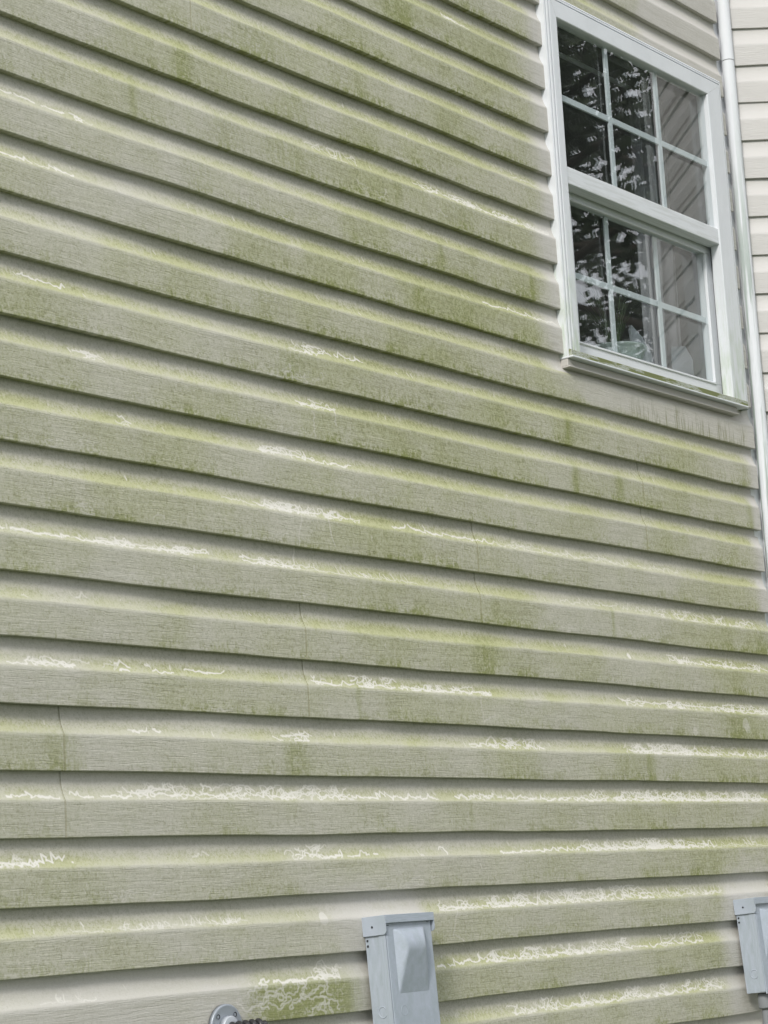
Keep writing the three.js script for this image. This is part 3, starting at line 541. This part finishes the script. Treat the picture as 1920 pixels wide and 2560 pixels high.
function electricalBox() {                 // origin: top left corner of the back, on the wall
  const o = thing('electrical_box', 'grey metal box', 'electrical box', [0, 0, 0], 'grey electrical boxes on the siding');
  const W = 0.146, D = 0.056, HH = 0.0162, T = 2.02 * H;
  // body, open towards the hood, with the raised front cover on it
  part('body', box(0.003, W - 0.003, -T, -0.006, 0, D - 0.003, 0.0012), boxGrey, o);
  part('cover', box(0.0045, W - 0.0035, -T - 0.004, -0.008, D - 0.003, D, 0.0015), boxGrey, o);
  part('side_flange', box(0.0015, 0.003, -T + 0.002, -0.03, D - 0.018, D - 0.001, 0.0006), boxGrey, o);
  const hood = part('hood', mergeGeometries([box(-0.002, W + 0.002, -0.0018, 0, 0, D + 0.006, 0.0008), box(-0.002, W + 0.002, -HH, -0.0012, D + 0.0035, D + 0.006, 0.0008)]), boxGrey, o);
  for (const s of [0, 1]) {
    const f = new THREE.ExtrudeGeometry(capShape(D + 0.0058, 0.0365, 0.008), { depth: 0.0018, bevelEnabled: false }).rotateY(-Math.PI / 2).translate(s ? W + 0.002 : -0.0002, -0.001, 0);
    part('hood_flap', f, boxGrey, o);
  }
  part('screw_hole', cyl(0.0024, 0.0024, 0.0012, [-0.0022, -0.021, 0.026], [1, 0, 0], 14), darkHole, o);
  for (const y of [-0.046, -0.0565]) { part('notch', box(0.0018, 0.0034, y - 0.0022, y + 0.0022, 0.004, 0.0085, 0.0005), darkHole, o); }
  const ringAt = (y, z, r) => new THREE.TorusGeometry(r, 0.0012, 8, 36).rotateY(Math.PI / 2).translate(0.003, y, z);
  part('knockout', ringAt(-1.62 * H, 0.029, 0.0105), boxGrey, o);
  part('knockout', new THREE.TorusGeometry(0.016, 0.0007, 8, 14, 0.9).rotateY(Math.PI / 2).rotateX(-0.35).translate(0.003, -1.60 * H, 0.031), boxGrey, o);
  part('knockout', new THREE.TorusGeometry(0.0095, 0.0005, 8, 36).translate(0.036, -1.62 * H, D), boxGrey, o);
  for (const [x, y] of [[0.009, -0.0205], [W - 0.012, -0.0175]]) part('notch', box(x - 0.0045, x + 0.0045, y - 0.0006, y + 0.0006, D - 0.001, D + 0.0004, 0.0002), darkHole, o);
  part('handle_cover', bulge(0.0925, 0.1245, 0.0215).translate(0.0255 + 0.0462, -0.028 - 0.0622, D), boxGrey, o);
  part('connector', new THREE.LatheGeometry([[0.0, 0.0], [0.0165, 0.0], [0.0182, 0.004], [0.0182, 0.028], [0.016, 0.034], [0.016, 0.038], [0.0, 0.038]].map((p) => new THREE.Vector2(...p)), 30).translate(0.035, -T - 0.04, 0.03), pvc, o);
  part('conduit', cyl(0.0112, 0.0112, 1.0, [0.035, -T - 0.035 - 0.499, 0.03 - 0.033], [0, 0.998, 0.066], 24), pvc, o);
  return o;
}
const TILT = -0.066;                      // both hang a little out at the foot
const box1 = electricalBox(); box1.userData.label = 'grey metal electrical box at the bottom of the wall, left of the two';
box1.position.set(wx(25.86), wy(-1.45), 0.0); box1.rotation.x = TILT;
const box2 = box1.clone(); box2.name = numbered('electrical_box'); box2.userData = { ...box1.userData, label: 'grey metal electrical box at the far right of the wall, conduit below it' };
box2.position.set(wx(38.13), wy(-1.575), 0.0); scene.add(box2);

// ---------- round fitting at the bottom ----------
{
  const f = thing('wall_fitting', 'round grey metal flange on the wall with a ribbed black connector, left of the boxes', 'pipe fitting', [wx(22.45), wy(-3.0), 0]);
  const R = 0.0395, zinc = std({ name: 'zinc', color: rgb(0.33, 0.36, 0.4), roughness: 0.4, metalness: 0.35 });
  const aim = new THREE.Group(); 
  const disc = new THREE.LatheGeometry([[0.0, 0.0], [R, 0.0], [R, 0.007], [R - 0.0015, 0.0085], [R - 0.004, 0.009], [R - 0.006, 0.0082], [0.017, 0.0082], [0.0, 0.0082]].map((p) => new THREE.Vector2(...p)), 48).rotateX(Math.PI / 2);
  part('flange', disc, zinc, f);
  for (const a of [0.75, 2.45, 3.9, 5.5]) part('screw_hole', new THREE.LatheGeometry([[0, 0.0], [0.0022, 0.0], [0.0042, 0.0016], [0.0045, 0.0015]].map((p) => new THREE.Vector2(...p)), 18).rotateX(Math.PI / 2).translate(Math.cos(a) * 0.0285, Math.sin(a) * 0.0285, 0.0076), darkHole, f);
  part('hub', new THREE.LatheGeometry([[0.0, 0.0], [0.0185, 0.0], [0.0185, 0.011], [0.017, 0.0125], [0.0, 0.0125]].map((p) => new THREE.Vector2(...p)), 36).rotateX(Math.PI / 2).translate(0, 0, 0.008), std({ name: 'pale_zinc', color: rgb(0.5, 0.53, 0.57), roughness: 0.4, metalness: 0.2 }), f);
  const black = std({ name: 'black_steel', color: rgb(0.035, 0.034, 0.035), roughness: 0.38, metalness: 0.2 });
  const dir = new THREE.Vector3(0.93, 0.05, 0.36).normalize();
  for (let i = 0; i < 5; i++) { const t = 0.002 + i * 0.013, at = [dir.x * t - 0.004, dir.y * t - 0.008, 0.024 + dir.z * t], g = new THREE.TorusGeometry(0.0115, 0.0052, 10, 26).applyQuaternion(new THREE.Quaternion().setFromUnitVectors(new THREE.Vector3(0, 0, 1), dir)).translate(...at); part('coil', g, black, f); }
  part('core', cyl(0.011, 0.011, 0.075, [-0.004 + dir.x * 0.03, dir.y * 0.03 - 0.008, 0.024 + dir.z * 0.03], dir.toArray(), 20), black, f);
}

// ---------- ground and trees in front of the wall (they show in the panes; the unseen copies are added to screen low sky) ----------
{
  const g = new THREE.PlaneGeometry(160, 160, 60, 60).rotateX(-Math.PI / 2), p = g.attributes.position;
  for (let i = 0; i < p.count; i++) { const x = p.getX(i), z = p.getZ(i), far = sstep(6, 30, Math.hypot(x, z)); p.setY(i, 0.9 * far * (nz(FBM, x * 0.01, z * 0.01) - 0.5)); }
  g.computeVertexNormals();
  const n = 512, out = new Uint8Array(n * n * 4);
  for (let j = 0; j < n; j++) for (let i = 0; i < n; i++) { const a = 0.6 + 0.5 * nz(FBM, i / n, j / n) + 0.5 * (nz(FINE, i / n * 2, j / n * 2) - 0.5), o = (j * n + i) * 4; out[o] = to8(0.075 * a); out[o + 1] = to8(0.1 * a); out[o + 2] = to8(0.04 * a); out[o + 3] = 255; }
  const t = dataTex(out, n, n, true); t.repeat.set(60, 60);
  const m = part('ground', g, std({ name: 'lawn', map: t, roughness: 1 }), scene); m.userData.kind = 'structure';
}
const bark = std({ name: 'bark', color: rgb(0.08, 0.065, 0.05), roughness: 0.95 });
const leafMat = new THREE.MeshPhysicalMaterial({ name: 'foliage', color: rgb(0.5, 0.5, 0.5), roughness: 0.7, transmission: 0.3, thickness: 0, side: THREE.DoubleSide });
function tree(x, z, height, spread, crownLow, leaves, label, s) {
  seed = s;
  const o = thing('tree', label, 'tree', [x, 0, z], 'trees standing in front of the house');
  const geos = [], tips = [];
  const limb = (a, b, r0, r1, bend) => { const m = a.clone().lerp(b, 0.5).add(bend), c = new THREE.CatmullRomCurve3([a, m, b]), g = new THREE.TubeGeometry(c, 8, 1, 7), p = g.attributes.position, v = new THREE.Vector3(); for (let i = 0; i < p.count; i++) { const ring = Math.floor(i / 8), u = ring / 8, ce = c.getPointAt(Math.min(1, u)); v.fromBufferAttribute(p, i).sub(ce).multiplyScalar(r0 + (r1 - r0) * u).add(ce); p.setXYZ(i, v.x, v.y, v.z); } g.computeVertexNormals(); geos.push(g); };
  const V = (a, b, c) => new THREE.Vector3(a, b, c);
  const top = V(rr(-0.4, 0.4), height * 0.92, rr(-0.4, 0.4)); limb(V(0, -0.2, 0), top, 0.2, 0.03, V(rr(-0.2, 0.2), 0, rr(-0.2, 0.2)));
  for (let i = 0; i < 26; i++) {
    const u = rr(0, 1), y = crownLow + (height * 0.88 - crownLow) * u, a = i * 2.4 + rr(-0.4, 0.4), L = spread * (0.55 + 0.5 * Math.sin(Math.PI * Math.min(1, 0.25 + u * 0.8))) * rr(0.7, 1), s0 = V(top.x * (y / height), y, top.z * (y / height)), e = V(s0.x + Math.cos(a) * L, y + L * rr(0.0, 0.45), s0.z + Math.sin(a) * L);
    limb(s0, e, 0.05, 0.012, V(0, rr(-0.1, 0.25), 0));
    for (let q = 0; q < 4; q++) { const w = rr(0.35, 1), p = s0.clone().lerp(e, w), d = V(rr(-1, 1), rr(-0.4, 0.7), rr(-1, 1)).multiplyScalar(L * 0.34), e2 = p.clone().add(d); limb(p, e2, 0.016, 0.005, V(0, rr(0, 0.1), 0)); tips.push([p, e2]); }
    tips.push([s0.clone().lerp(e, 0.5), e]);
  }
  part('trunk', mergeGeometries(geos), bark, o);
  const leaf = new THREE.BufferGeometry(); leaf.setAttribute('position', new THREE.Float32BufferAttribute([0, 0, 0, 0.5, 0.42, 0.08, 0, 1.15, 0, -0.5, 0.42, 0.08], 3)); leaf.setIndex([0, 1, 2, 0, 2, 3]); leaf.computeVertexNormals();
  const im = new THREE.InstancedMesh(leaf, leafMat, leaves), M = new THREE.Matrix4(), Q = new THREE.Quaternion(), E = new THREE.Euler(), C = new THREE.Color();
  for (let i = 0; i < leaves; i++) {
    const [a, b] = tips[Math.floor(rnd() * tips.length)], p = a.clone().lerp(b, rr(0.1, 1.1)), g = () => (rnd() + rnd() + rnd() - 1.5) * 0.33; p.x += g(); p.y += g() * 0.7; p.z += g();
    E.set(rr(-1, 1) + 0.6, rr(0, 6.28), rr(-0.8, 0.8)); const sc = rr(0.06, 0.125); M.compose(p, Q.setFromEuler(E), V(sc * 0.8, sc, sc)); im.setMatrixAt(i, M);
    const k = rr(0.65, 1.25); im.setColorAt(i, C.setRGB(0.1 * k, 0.15 * k, 0.05 * k));
  }
  im.name = 'crown'; im.userData.kind = 'stuff'; im.castShadow = im.receiveShadow = true; o.add(im);
  return o;
}
const near = tree(9.2, 6.6, 10.5, 2.9, 2.0, 10000, 'broad leafy tree whose crown reflects in the left panes of the window', 11);
tree(13.0, 7.4, 12.5, 3.2, 2.4, 8000, 'tall leafy tree behind the broad one, reflected in the upper panes', 23);
tree(7.4, 10.2, 11.5, 2.9, 2.2, 20000, 'leafy tree left of the broad one, facing the window', 37);
tree(15.5, 12.5, 14, 3.6, 2.6, 20000, 'tallest and farthest leafy tree facing the house', 51);
for (const [x, z, turn, k] of [[3.4, 11.2, 1.1, 1.4], [-0.8, 11.4, 2.3, 1.35], [-5.4, 12.8, 3.9, 1.15], [-9.5, 13, 0.4, 0.9], [-14, 9, 5.1, 0.72], [0.8, 17, 4.4, 1.5], [8, 16, 0.9, 1.5], [18.5, 6.5, 1.9, 1.25]]) {  // unseen row of tree copies, added to block low sky light
  const c = near.clone(); c.name = numbered('tree'); c.position.set(x, 0, z); c.rotation.y = turn; c.scale.setScalar(k);
  c.userData = { ...near.userData, label: 'added leafy tree of an unseen row facing the house, screening the low sky' }; scene.add(c);
}

renderer.render(scene, camera);
